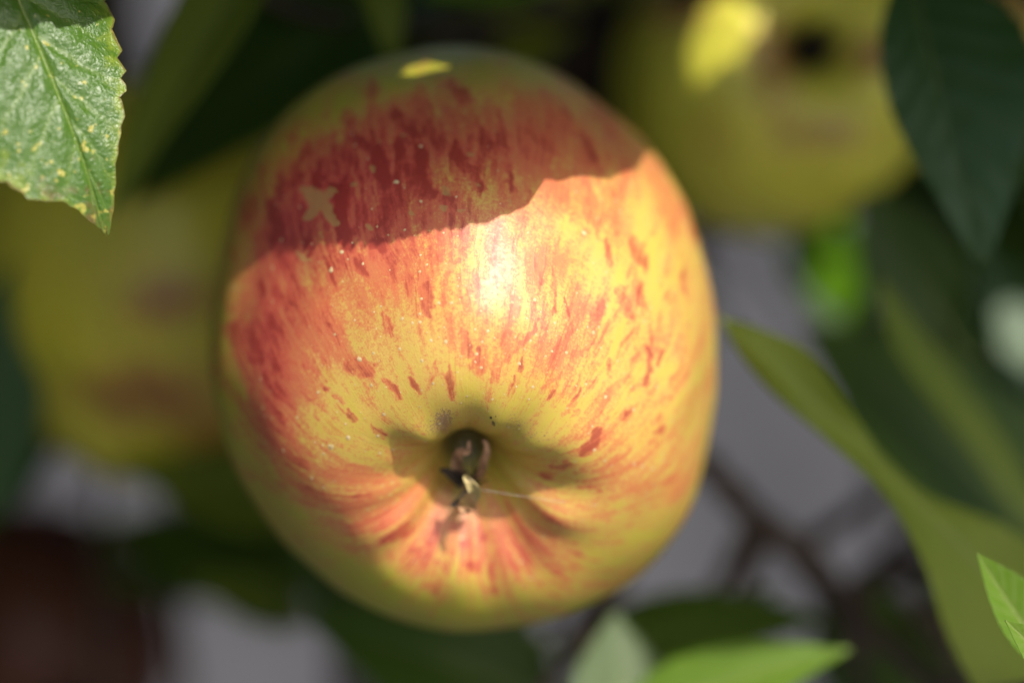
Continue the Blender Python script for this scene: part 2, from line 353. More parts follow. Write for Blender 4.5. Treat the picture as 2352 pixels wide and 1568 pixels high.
Z1 = lambda L: [(470.4 + a * .5168, 62.7 + b * .5168, 470.4 + c * .5168, 62.7 + d * .5168, w * .5168 / 2, s) for a, b, c, d, w, s in L]
Z2 = lambda L: [(705.6 + a * .41, 823.2 + b * .41, 705.6 + c * .41, 823.2 + d * .41, w * .41 / 2, s) for a, b, c, d, w, s in L]
STROKES = Z1([(850, 380, 920, 490, 70, 1.2), (620, 360, 640, 440, 45, .9), (1290, 380, 1350, 560, 50, 1.0), (1350, 560, 1372, 700, 36, 1.0), (590, 200, 660, 220, 70, .8),
    (690, 240, 760, 290, 60, .9), (1090, 250, 1180, 315, 60, 1.0), (300, 770, 320, 940, 60, 1.3), (340, 650, 350, 760, 44, 1.0), (580, 700, 610, 870, 56, 1.1), (600, 870, 655, 975, 70, 1.2),
    (675, 1040, 725, 1095, 40, 1.0), (475, 510, 445, 565, 44, .8), (640, 470, 700, 535, 46, 1.0), (1065, 750, 1095, 880, 38, .9), (1660, 470, 1770, 650, 40, .8), (1430, 400, 1455, 490, 30, .7),
    (1500, 480, 1545, 570, 34, .7), (1590, 380, 1680, 520, 34, .6), (880, 500, 860, 560, 60, .9), (760, 560, 800, 700, 60, .8), (960, 560, 930, 700, 50, .8), (1130, 500, 1150, 640, 50, .7), (1200, 640, 1215, 720, 40, .7),
    (520, 600, 500, 700, 50, .8), (420, 600, 400, 680, 40, .8), (250, 620, 240, 740, 40, .8), (200, 760, 190, 880, 50, .9), (760, 940, 800, 985, 60, 1.0), (450, 960, 470, 1000, 40, .8), (900, 640, 1000, 740, 70, .6),
    (990, 1150, 1012, 1275, 42, .9), (1150, 1360, 1172, 1450, 40, .8), (1208, 1430, 1216, 1530, 32, .8), (1590, 1200, 1612, 1275, 24, .7), (1785, 950, 1800, 1060, 26, .8), (1915, 940, 1955, 1070, 38, .9),
    (1930, 1160, 1942, 1245, 30, .8), (1845, 1160, 1872, 1265, 48, .9), (1762, 1220, 1750, 1295, 36, .8), (1530, 1070, 1542, 1260, 15, .7), (1455, 1010, 1470, 1130, 16, .6), (1700, 700, 1730, 900, 18, .7), (1750, 860, 1760, 960, 20, .6),
    (640, 1500, 750, 1530, 76, .8), (800, 1310, 835, 1365, 46, .8), (1005, 1480, 1030, 1540, 26, .6), (560, 1330, 600, 1400, 30, .5), (430, 1130, 460, 1180, 30, .6), (260, 1120, 290, 1200, 30, .7),
    (120, 1320, 200, 1470, 50, .9), (150, 1290, 250, 1480, 18, .8), (1420, 1420, 1480, 1300, 24, .6), (1640, 1330, 1600, 1440, 20, .6), (1990, 1330, 2010, 1420, 26, .5), (2110, 1100, 2140, 1190, 34, .5)]) + \
  Z2([(250, 60, 380, 60, 76, .8), (455, 130, 495, 205, 44, 1.0), (590, 100, 612, 195, 36, .9), (825, 50, 820, 215, 48, .8), (960, 10, 960, 75, 52, .8), (700, 90, 690, 165, 30, .6), (1140, 200, 1165, 110, 20, .7),
    (1212, 0, 1190, 85, 26, .8), (1325, 205, 1375, 155, 26, .9), (1420, 310, 1525, 185, 28, .9), (1480, 295, 1500, 275, 42, .7), (1765, 335, 1835, 250, 22, .8), (1925, 415, 1995, 365, 28, .8), (1885, 135, 1915, 30, 36, 1.0), (1915, 30, 1925, -60, 30, 1.0), (1985, -50, 1955, 40, 40, 1.0),
    (1695, 90, 1712, 10, 38, .7), (1540, 520, 1640, 430, 62, .9), (1320, 650, 1450, 595, 66, .9), (1440, 742, 1640, 738, 16, .8), (250, 790, 340, 778, 54, .8), (440, 1035, 590, 968, 30, .9), (530, 965, 575, 940, 22, .7),
    (695, 1040, 732, 965, 32, .7), (575, 1095, 635, 1058, 26, .7), (890, 1040, 915, 1020, 40, .7), (980, 960, 986, 1035, 30, .7), (925, 1165, 965, 1205, 54, .8), (1038, 1145, 1052, 1225, 36, .8), (1370, 1165, 1425, 1185, 64, .8),
    (640, 1285, 690, 1300, 50, .7), (1030, 1280, 1050, 1300, 50, .6), (740, 1120, 760, 1140, 34, .5), (370, 360, 425, 440, 44, .9), (245, 300, 268, 360, 28, .8), (180, 235, 220, 250, 44, .7), (90, 170, 110, 190, 34, .8), (800, 1140, 790, 1210, 30, .5), (1160, 1130, 1180, 1190, 26, .5), (1500, 1050, 1540, 1090, 40, .4)])
PALE = Z1([(430, 715, 580, 855, 50, 1), (450, 850, 565, 720, 40, 1), (470, 720, 500, 800, 60, 1), (400, 1005, 470, 1040, 26, .8), (420, 1040, 450, 1010, 22, .8), (1050, 1035, 1110, 1065, 34, .8), (1070, 1060, 1085, 1030, 30, .8), (1050, 715, 1065, 735, 40, .8), (1050, 800, 1065, 820, 34, .9), (1120, 820, 1145, 825, 26, .8),
    (925, 820, 935, 830, 28, .9), (728, 865, 745, 875, 30, .9), (740, 630, 745, 640, 34, .9), (650, 685, 660, 690, 28, .8), (1190, 560, 1205, 570, 34, .8), (770, 515, 780, 515, 24, .7), (880, 490, 890, 490, 30, .7), (1200, 700, 1215, 710, 24, .7), (1360, 760, 1370, 770, 24, .6)])
DARK = Z2([(1028, 330, 1030, 332, 14, 1), (1040, 355, 1048, 372, 14, .8), (1055, 322, 1056, 324, 8, .7)])
def stroke_mask(px, py, L, soft=0.5):
    m = np.zeros(len(px))
    for a, b, c, d, w, s in L:
        dx, dy = c - a, d - b; l2 = max(dx * dx + dy * dy, 1e-6)
        near = np.where((np.abs(px - (a + c) / 2) < abs(dx) / 2 + 3 * w + 4) & (np.abs(py - (b + d) / 2) < abs(dy) / 2 + 3 * w + 4))[0]
        q = np.clip(((px[near] - a) * dx + (py[near] - b) * dy) / l2, 0, 1)
        dist = np.hypot(px[near] - a - q * dx, py[near] - b - q * dy)
        tap = w * (0.65 + 0.5 * np.sin(math.pi * np.clip(q, 0.08, 0.92)))
        m[near] = np.maximum(m[near], s * sstep(1.0, -0.0, (dist / tap - soft) / (1.5 - soft)))
    return m

def build_main_apple():
    V, F, U, Vv, N, px, py, fr = HV, HF, HU, HVv, HN, HPX, HPY, HFR
    a, b = streaks(U, Vv, 11, 12.0, 4.6)
    a2, b2 = streaks(U, Vv, 31, 26.0, 7.5)
    iso = fbm((V - APC) * 330, 91, 3); iso2 = fbm((V - APC) * 900, 93, 2)
    q3 = (V - APC) * 260
    wx = (fbm(q3, 61, 3) - 0.5) * 44 + (fbm(q3 * 4, 62, 2) - 0.5) * 18; wy = (fbm(q3, 67, 3) - 0.5) * 44 + (fbm(q3 * 4, 68, 2) - 0.5) * 18
    hand = stroke_mask(px + wx, py + wy, STROKES) * fr
    g = lambda x, y, sx, sy: np.exp(-((px - x) / sx) ** 2 - ((py - y) / sy) ** 2)
    blush = (1.0 * g(780, 430, 330, 210) + 0.95 * g(585, 850, 140, 340) + 0.62 * g(1080, 1270, 330, 120) + 0.22 * g(1280, 740, 240, 200) + 0.35 * g(1200, 330, 260, 130)) * fr + 0.3 * (~fr)
    clean = np.clip(0.8 * g(930, 800, 130, 110) + 0.6 * g(1150, 120, 420, 50) + 0.8 * g(1100, 960, 220, 60), 0, 1)
    big = fbm((V - APC) * 95, 83, 2)
    body = sstep(0.45, 0.63, a) * 0.58 + sstep(0.46, 0.64, a2) * 0.60 + sstep(.5, .66, b2) * .35 + 0.9 * (iso - .5) + .8 * (iso2 - .5)
    body = np.clip(body, 0, 1.2)
    WU = .10 * (fbm((V - APC) * 120, 51, 3) - .5); WV = .25 * (fbm((V - APC) * 150, 57, 3) - .5)
    red = 0.17 + 0.10 * (big - .5) + body * 0.22 + 0.40 * blush - 0.20 * clean + hand * (0.52 + 0.7 * (iso - .5))
    red = np.clip(red, 0, 1.3)
    stip = np.clip((0.50 + 0.60 * blush + 0.9 * (big - 0.5) + 0.7 * (a - 0.5) + 0.9 * (a2 - .5)) * (1 - 0.65 * clean), 0, 1)
    stip = np.clip(stip * (1 - .22 * g(1560, 620, 150, 380)) + 0.25 * sstep(0, .6, hand), 0, 1)
    rho = np.hypot(px - C0[0], py - C0[1]); rim = np.hypot((px - 1063) / 585, (py - 775) / 672)
    green = np.clip(sstep(0.74, 0.97, rim) * (0.95 * sstep(200, -500, px - 1200) + 0.6 * sstep(150, 480, py - 800) + 0.5 * sstep(-500, -660, py - 800)), 0, 1)
    green = np.clip(green + 0.85 * np.exp(-((px - 1085) / 150) ** 2 - ((py - 1060) / 95) ** 2) + (~fr) * 0.4, 0, 1)
    stip = stip * (1 - 0.6 * green); red = red * (1 - 0.45 * green)
    pale = stroke_mask(px + wx * 0.7, py + wy * 0.7, PALE, 0.55) * fr
    rus = (0.85 * g(1022, 958, 24, 30)) * (.5 + b2) + 0.6 * g(1000, 985, 46, 30) + 0.42 * g(1240, 1000, 90, 40) + .35 * g(1180, 965, 50, 25)
    dark = stroke_mask(px, py, DARK, 0.7) * fr
    AX = frame_from_axis((0.03, -math.sin(math.radians(37)), math.cos(math.radians(37))))[:, 2]
    d = V - APC; rr = np.linalg.norm(d - np.outer(d @ AX, AX), axis=1); calyx = (d @ AX > 0) * sstep(0.0046, 0.0024, rr)
    dark = np.maximum(dark, calyx * 0.8)
    base = W(APC); Vw = W(V) - base
    root = empty('apple', base, 'large yellow apple striped with red, lit by the sun, its withered calyx facing the viewer', 'apple')
    sk = obj('skin', mesh_np('skin', Vw, F, dict(red=red, stipple=stip, green=green, pale=pale, russet=rus * fr, dark=dark, rose=np.clip(blush * .85, 0, 1), cu=np.cos(U + WU), su=np.sin(U + WU), vv=Vv + WV)), M_APPLE, root)
    # lenticels: small corky dots, slightly proud of the skin
    rng = np.random.RandomState(4); LVs, LFs = [], []; n0 = 0
    cand = np.where(fr & (rim < 0.93))[0]
    dens = 0.30 + 1.0 * np.exp(-((px[cand] - 1120) / 330) ** 2 - ((py[cand] - 830) / 210) ** 2) + 0.5 * np.exp(-((px[cand] - 820) / 200) ** 2 - ((py[cand] - 640) / 120) ** 2)
    area = np.abs(np.einsum('ij,ij->i', N[cand], nrm(V[cand]))) ; rr2 = rr[cand]
    w = dens * np.clip(rr2 / 0.03, 0.02, 1) * (0.2 + area); w /= w.sum()
    pick = rng.choice(cand, 800, replace=False, p=w); kept = []
    for i in pick:
        p = Vw[i]
        if any(np.dot(p - k, p - k) < (0.0010) ** 2 for k in kept): continue
        kept.append(p)
        n = N[i] @ np.stack([XA, YA, ZA]); x = nrm(np.cross(n, rng.randn(3))); y = np.cross(n, x)
        r = 0.00010 + 0.00024 * rng.rand() ** 2.2
        if rng.rand() < 0.07: r *= 1.6
        ang = np.arange(7) * 2 * math.pi / 7; rad = r * (0.75 + 0.5 * rng.rand(7))
        ring = p + rad[:, None] * (np.cos(ang)[:, None] * x + np.sin(ang)[:, None] * y * (0.8 + 0.4 * rng.rand())) - n * 0.00004
        LVs.append(np.vstack([ring, p + n * r * 0.32])); LFs += [(n0 + 7, n0 + j, n0 + (j + 1) % 7) for j in range(7)]; n0 += 8
    lo = obj('lenticels', mesh_np('lenticels', np.vstack(LVs), np.array(LFs)), M_LENT, root); lo['kind'] = 'stuff'
    # withered sepals standing in the calyx basin
    def sepal(pts, wid, mat, twist=0.0, cup=0.35):
        c = spline([W(PC(x, y, 0) * 0 + PC(x, y, dd)) for x, y, dd in pts], 14) - base; T = nrm(np.gradient(c, axis=0))
        side = nrm(np.cross(T, nrm(ZA + 0.2 * XA))); q = np.linspace(0, 1, 14)
        wv = np.interp(q, [0, .25, .6, .85, 1], [0.7, 1, .75, .45, .22]) * wid; nn = np.cross(side, T)
        ca = math.cos(twist); sa = math.sin(twist); S = side * ca + nn * sa; Q = nn * ca - side * sa
        V2, F2 = [], []; m = 7
        for layer in (0, 1):
            for k in range(m):
                s = -1 + 2 * k / (m - 1)
                V2.append(c + S * (s * wv)[:, None] + Q * ((cup * (s * s) * wv) - layer * 0.00022 + 0.00012 * np.sin(q * 19 + s * 3))[:, None])
        V2 = np.array(V2).transpose(1, 0, 2).reshape(-1, 3); L = 2 * m
        loop = list(range(m)) + list(range(2 * m - 1, m - 1, -1))
        for i in range(13):
            for k in range(L):
                a_, b_ = loop[k], loop[(k + 1) % L]; F2.append((i * L + a_, i * L + b_, (i + 1) * L + b_, (i + 1) * L + a_))
        e = 13 * L
        for k in range(m - 1): F2.append((e + k, e + k + 1, e + m + k + 1, e + m + k))
        return obj('sepal', mesh_np('sepal', V2, np.array(F2)), mat, root)
    AXW = frame_from_axis((0.03, -math.sin(math.radians(37)), math.cos(math.radians(37))))[:, 2]
    pc, _ = on_apple(1085, 1085); dc = -pc[2] - 0.0035
    sepal([(1072, 1105, dc + .001), (1050, 1068, dc - .0015), (1056, 1040, dc - .004), (1076, 1036, dc - .0052), (1078, 1012, dc - .006)], 0.00080, M_SEPAL, 0.4, 0.7)
    sepal([(1098, 1100, dc + .001), (1106, 1072, dc - .0015), (1112, 1050, dc - .003), (1118, 1028, dc - .0042), (1110, 1010, dc - .0046)], 0.00070, M_SEPAL, -0.3, 0.5)
    sepal([(1078, 1168, dc - .0005), (1076, 1150, dc - .0025), (1088, 1128, dc - .005), (1078, 1108, dc - .006), (1066, 1092, dc - .0062)], 0.00115, M_SEPAL2, 0.2, 0.6)
    sepal([(1062, 1150, dc - .0005), (1058, 1162, dc - .0025), (1066, 1172, dc - .0045), (1080, 1176, dc - .0055)], 0.0008, M_SEPAL, 0.3, 0.5)
    sepal([(1068, 1110, dc + .001), (1050, 1098, dc - .0005), (1030, 1084, dc - .002), (1012, 1078, dc - .003)], 0.0009, M_SEPALD, 0.2, 0.4)
    sepal([(1082, 1120, dc + .001), (1068, 1140, dc - .001), (1050, 1154, dc - .003), (1036, 1160, dc - .0035)], 0.0009, M_SEPALD, 0.2, 0.4)
    for k, (x0, y0, x1, y1) in enumerate([(1080, 1100, 1098, 1072), (1085, 1105, 1110, 1088), (1082, 1110, 1070, 1080), (1090, 1108, 1120, 1102), (1078, 1104, 1060, 1092), (1084, 1100, 1086, 1062), (1092, 1112, 1106, 1118), (1076, 1112, 1052, 1120), (1088, 1098, 1104, 1050), (1074, 1106, 1046, 1076)]):
        V2, F2 = tube(spline([P(x0, y0, dc + .001) - base, P((x0 + x1) / 2 + 4, (y0 + y1) / 2, dc - .0012) - base, P(x1, y1, dc - .0025) - base], 8), np.linspace(.00016, .0001, 8), 6)
        obj('stamen', mesh_np('stamen', V2, F2), M_SEPALD, root)
    # stem from the cavity up to the spur
    back = APC - AXW * 0.022; tip = APC - AXW * 0.052 + np.array([-0.004, 0.012, -0.004])
    V2, F2 = tube(W(spline([back, APC - AXW * 0.04 + np.array([-.001, .002, 0]), tip], 10)) - base, np.linspace(.0014, .0019, 10), 8)
    obj('stem', mesh_np('stem', V2, F2), M_STEM, root)
    return root, W(tip), dc
APPLE, STEM_TIP, DCAL = build_main_apple()

# a single strand of spider silk from a sepal over the basin to the skin
def silk():
    a = P(1104, 1124, DCAL - .0052); b, n = on_apple(1372, 1160); b = W(b + n * 0.0001); m = (a + b) / 2 - np.array([0, 0, 0.00015])
    V2, F2 = tube(spline([a, m, b], 16) - a, 0.000020, 6)
    o = obj('spider_thread', mesh_np('spider_thread', V2, F2), M_SILK, None, a)
    o['label'] = 'fine pale spider thread stretched from a sepal across the calyx hollow of the striped apple'; o['category'] = 'thread'
silk()

def side_apple(cx, cy, d, diam, axis, seed, label, mat, redw=0.6, greenw=0.5, height=0.95, patches=(), roll=0.0, stemdir=(0.0, 0.02, -0.01)):
    V, F, U, Vv = apple_shape(144, 96, diam, diam * height, seed, 0.04, (diam * .13, diam * .13), (diam * .16, diam * .14), taper=0.08)
    R = frame_from_axis(axis, roll); c = PC(cx, cy, d); Vl = V @ R.T; base = W(c)
    a, b = streaks(U, Vv, seed + 5, 6.0, 1.2)
    px, py = project(Vl + c); front = Vl[:, 2] > 0
    pat = np.zeros(len(V))
    for x, y, sx, sy, s in patches: pat += s * np.exp(-((px - x) / sx) ** 2 - ((py - y) / sy) ** 2) * front
    red = np.clip(sstep(0.45, 0.7, a) * redw * 0.6 + pat, 0, 1.2); st = np.clip(0.6 * redw * fbm(Vl * 60, seed, 2) + 0.6 * pat, 0, 1)
    green = np.clip(greenw * (0.4 + 1.2 * fbm(Vl * 45, seed + 8, 2)), 0, 1)
    ax = R[:, 2]; rr = np.linalg.norm(Vl - np.outer(Vl @ ax, ax), axis=1); dk = (Vl @ ax > 0) * sstep(diam * .075, diam * .04, rr)
    root = empty('apple', base, label, 'apple')
    Vw = W(Vl + c) - base
    obj('skin', mesh_np('skin', Vw, F, dict(red=red, stipple=st, green=green, pale=0 * red, russet=0 * red, dark=dk, rose=0 * red, cu=np.cos(U), su=np.sin(U), vv=Vv)), mat, root)
    zc = V[Vv < 0.2][:, 2].mean()
    for k in range(5):
        an = k * 1.2566 + seed; e = np.array([math.cos(an), math.sin(an), 0])
        pts = [e * diam * .02 + [0, 0, zc - .001], e * diam * .045 + [0, 0, zc + .003], e * diam * .03 + [0, 0, zc + .006], e * diam * .05 + [0, 0, zc + .0075]]
        V2, F2 = tube(W(spline(pts, 7) @ R.T + c) - base, np.array([1.2, 1.4, 1.2, 1.0, .8, .6, .3]) * 0.001, 6); obj('sepal', mesh_np('sepal', V2, F2), M_SEPALD, root)
    zb = V[Vv > 2.95][:, 2].mean(); st0 = np.array([0, 0, zb + .001]) @ R.T; tip = st0 - ax * diam * .22 + np.array(stemdir)
    V2, F2 = tube(W(spline([st0, st0 - ax * diam * .14, tip], 8) + c) - base, np.linspace(.0012, .0018, 8), 8); obj('stem', mesh_np('stem', V2, F2), M_STEM, root)
    return W(tip + c)

STEMS = [STEM_TIP]
STEMS.append(side_apple(395, 645, D0 + .118, 0.072, (0.25, -0.90, 0.12), 21, 'olive yellow apple in shade with faint red patches, hanging behind the long front leaf', M_APPLE2, 0.35, 0.15, 0.98,
    [(380, 690, 110, 80, .75), (340, 900, 190, 80, .8), (500, 1010, 120, 70, .6)]))
STEMS.append(side_apple(1785, 165, D0 + .105, 0.0555, (0.20, 0.11, 0.95), 34, 'yellow green apple with dark open calyx and a bright sun patch, behind the striped apple', M_APPLE4, 0.2, 0.12, 0.9,
    [(1780, 140, 70, 120, .8), (1900, 310, 130, 60, .6), (2010, 130, 70, 50, .9), (1560, 20, 90, 70, .7), (1640, 330, 60, 100, .4)]))
STEMS.append(side_apple(1385, 40, D0 + .150, 0.052, (-0.1, -0.6, 0.6), 47, 'deep olive apple in dark shade between the striped apple and the sun patched one', M_APPLE2, 0.2, 0.9, 0.95))
STEMS.append(side_apple(2400, -95, D0 + .12, 0.042, (-0.3, -0.4, 0.8), 52, 'sunlit orange apple peeping out above the large drooping bluish leaf', M_APPLE, 0.8, 0.0, 0.95))
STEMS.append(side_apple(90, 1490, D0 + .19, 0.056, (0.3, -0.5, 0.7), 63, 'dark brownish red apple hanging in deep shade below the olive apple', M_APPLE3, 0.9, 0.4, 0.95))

# ------------------------------------------------------------------ the tree: limbs, twigs and leaves
TREE_BASE = np.array([0.62, 0.98, 0.0])
TREE = empty('apple_tree', TREE_BASE, 'apple tree with grey brown limbs and serrated green leaves around the fruit', 'apple tree')

def leaf_arrays(L, WR, WL, nv=26, nu=12, fold=0.18, curl=0.0, cross=0.0, wave=0.0, serr=(16, 0.05), thick=0.00028, seed=0, quilt=0.0, nveins=8, bend=0.0, tipcurl=0.0):
    """blade in its own axes: y from base to tip, x across, z out of the upper face"""
    tab = lambda T, q: np.interp(q, np.linspace(0, 1, len(T)), T)
    rng = np.random.RandomState(seed); ph = rng.rand(4) * 6.28
    q = np.linspace(0.0, 1.0, nv); s = np.linspace(-1, 1, 2 * nu + 1); Q, S = np.meshgrid(q, s, indexing='ij')
    def saw(side):
        f = q * serr[0] + 0.15 * np.sin(q * 23 + ph[side]) + side * 0.37; fr = f - np.floor(f)
        amp = serr[1] * (0.6 + 0.8 * vnoise(np.stack([np.floor(f), f * 0 + side, f * 0], -1), seed))
        return 1 + amp * (np.where(fr < 0.72, fr / 0.72, (1 - fr) / 0.28) - 0.6)
    env = sstep(0, 0.03, q) * 1.0
    wr, wl = tab(WR, q) * saw(0) * env + 1e-5, tab(WL, q) * saw(1) * env + 1e-5
    w = np.where(S > 0, wr[:, None], wl[:, None]); x = S * w; a = np.abs(S)
    z = np.abs(x) * math.tan(fold) - cross * x * x + wave * a ** 2 * np.sin(2 * math.pi * (1.7 * Q + 0.3 * np.sign(S)) + ph[2])
    vf = (Q - 0.30 * a * (1 - 0.3 * a)) * nveins + np.where(S > 0, 0.0, 0.45); vd = np.abs(vf - np.round(vf)) / nveins * L
    vlat = np.exp(-(vd / (0.00042)) ** 2) * (1 - 0.6 * a) * (a > 0.02); mid = np.exp(-(np.abs(x) / (0.00045 * (1.15 - Q))) ** 2)
    z = z + quilt * (1 - np.exp(-(vd / 0.0016) ** 2)) * sstep(0.0, 0.12, a) * (1 - 0.5 * a) - quilt * 0.6 * mid
    z = z + quilt * 0.8 * (fbm(np.stack([x * 500, Q * L * 500, x * 0], -1), seed + 2, 2) - .5)
    k = curl + tipcurl * sstep(0.55, 1.0, q); th = np.cumsum(k) / nv; th -= th[0]
    yy = np.concatenate([[0], np.cumsum(np.cos(th[:-1]))]) * L / (nv - 1); zz = np.concatenate([[0], np.cumsum(np.sin(th[:-1]))]) * L / (nv - 1)
    y = yy[:, None] - z * np.sin(th)[:, None]; z = -zz[:, None] + z * np.cos(th)[:, None]
    x = x + bend * np.sin(math.pi * Q) * L
    top = np.stack([x, y, z], -1); nn = np.stack([0 * th, np.sin(th), np.cos(th)], -1)[:, None, :]
    bot = top - nn * thick * (1 - 0.6 * a[..., None] ** 6)
    m = 2 * nu + 1; V = np.vstack([top.reshape(-1, 3), bot.reshape(-1, 3)]); i = np.arange(nv * m).reshape(nv, m); o = nv * m
    Ft = np.stack([i[:-1, :-1], i[:-1, 1:], i[1:, 1:], i[1:, :-1]], -1).reshape(-1, 4); Fb = Ft[:, ::-1] + o
    def rim(r): return np.stack([r[:-1], r[1:], r[1:] + o, r[:-1] + o], -1)
    F = np.vstack([Ft, Fb, rim(i[:, 0]), rim(i[::-1, -1]), rim(i[0, ::-1]), rim(i[-1, :])])
    cat = lambda A, u=None: np.concatenate([A.ravel(), A.ravel()])
    at = dict(vein=np.clip(np.maximum(0.55 * vlat, mid), 0, 1), edge=a, along=Q); at = {n: cat(v) for n, v in at.items()}
    at['under'] = np.concatenate([np.zeros(o), np.ones(o)])
    return V, F, at, top[:, nu], nn[:, 0]

STD = [0.10, 0.55, 0.82, 0.96, 1.0, 0.95, 0.83, 0.66, 0.46, 0.24, 0.02]
JOINTS = []
def leaf(base, tip, facing, width, mat=None, label=None, pet=0.022, WR=None, WL=None, hang=(0, 0.5, -0.4), midrib=True, **kw):
    """base and tip in picture axes, facing = direction of the upper face"""
    base, tip = np.asarray(base, float), np.asarray(tip, float)
    L = np.linalg.norm(tip - base); y = (tip - base) / L; z = np.asarray(facing, float); z = nrm(z - y * z.dot(y)); x = np.cross(y, z)
    V, F, at, spine, nn = leaf_arrays(L, np.array(WR if WR is not None else STD) * (1 if WR is not None else width / 2), np.array(WL if WL is not None else STD) * (1 if WL is not None else width / 2), **kw)
    if kw.get('curl') or kw.get('tipcurl'):                                     # keep the tip where it was asked for
        e = spine[-1]; ang = math.atan2(e[2], e[1]); c, s = math.cos(-ang), math.sin(-ang); k = L / math.hypot(e[1], e[2])
        rot = lambda A: np.stack([A[..., 0], (A[..., 1] * c - A[..., 2] * s) * k, (A[..., 1] * s + A[..., 2] * c) * k], -1)
        V, spine = rot(V), rot(spine)
    B = np.stack([x, y, z], 1); o = W(base)
    lf = obj('leaf', mesh_np('leaf', W(V @ B.T + base) - o, F, at), mat or M_LEAF, TREE, o - TREE_BASE)
    if label: lf['label'] = label
    pe = base - y * pet * 0.6 + np.asarray(hang) * pet * 0.6
    sp = spine @ B.T + base - z * 0.0004; sp = np.vstack([spline([pe, base - y * pet * 0.3 + np.asarray(hang) * pet * .1 - z * 0.0004, sp[0]], 6)[:-1], sp[::max(1, len(sp) // 14)][:-1]])
    n = len(sp); V2, F2 = tube(W(sp) - o, np.interp(np.linspace(0, 1, n), [0, .3, 1], [0.0009, 0.0007, 0.00018]), 6)
    if midrib: obj('midrib', mesh_np('midrib', V2, F2), M_RIB, lf)
    JOINTS.append(W(pe)); return lf


# --- the sharp leaf in front, upper left
WLt = np.interp(np.linspace(0, 1, 40), [0, .08, .2, .32, .48, .60, .655, .66, .70, .785, .79, .873, .90, .96, 1], np.array([1, 7, 11.5, 12.7, 11.4, 9.9, 9.3, 8.5, 7.9, 6.0, 5.4, 3.5, 2.9, 1.7, 0.5]) * 1e-3)
WRt = np.interp(np.linspace(0, 1, 40), [0, .08, .2, .3, .5, .66, .76, .80, .81, .865, .885, .90, .95, 1], np.array([1, 7, 12, 15, 16.5, 15, 11.8, 10.6, 9.4, 8.0, 6.0, 3.9, 2.3, 0.5]) * 1e-3)
FRONT = leaf(PC(-75, -250, D0 + .004), PC(241, 540, D0 + .000), (0.33, 0.28, 0.90), 0.03, M_HERO, 'glossy serrated leaf lit by the sun with yellowing spots and browned tip', WR=WRt, WL=WLt,
     nv=330, nu=110, fold=0.05, curl=0.45, tipcurl=1.3, cross=13.0, wave=0.0007, serr=(14, 0.085), seed=3, quilt=0.00042, nveins=8, hang=(-.6, .8, -.2))

HV2 = tuple(nrm(LC + np.array([0.0, 0, 1.0])))                                  # faces halfway between the sun and the viewer
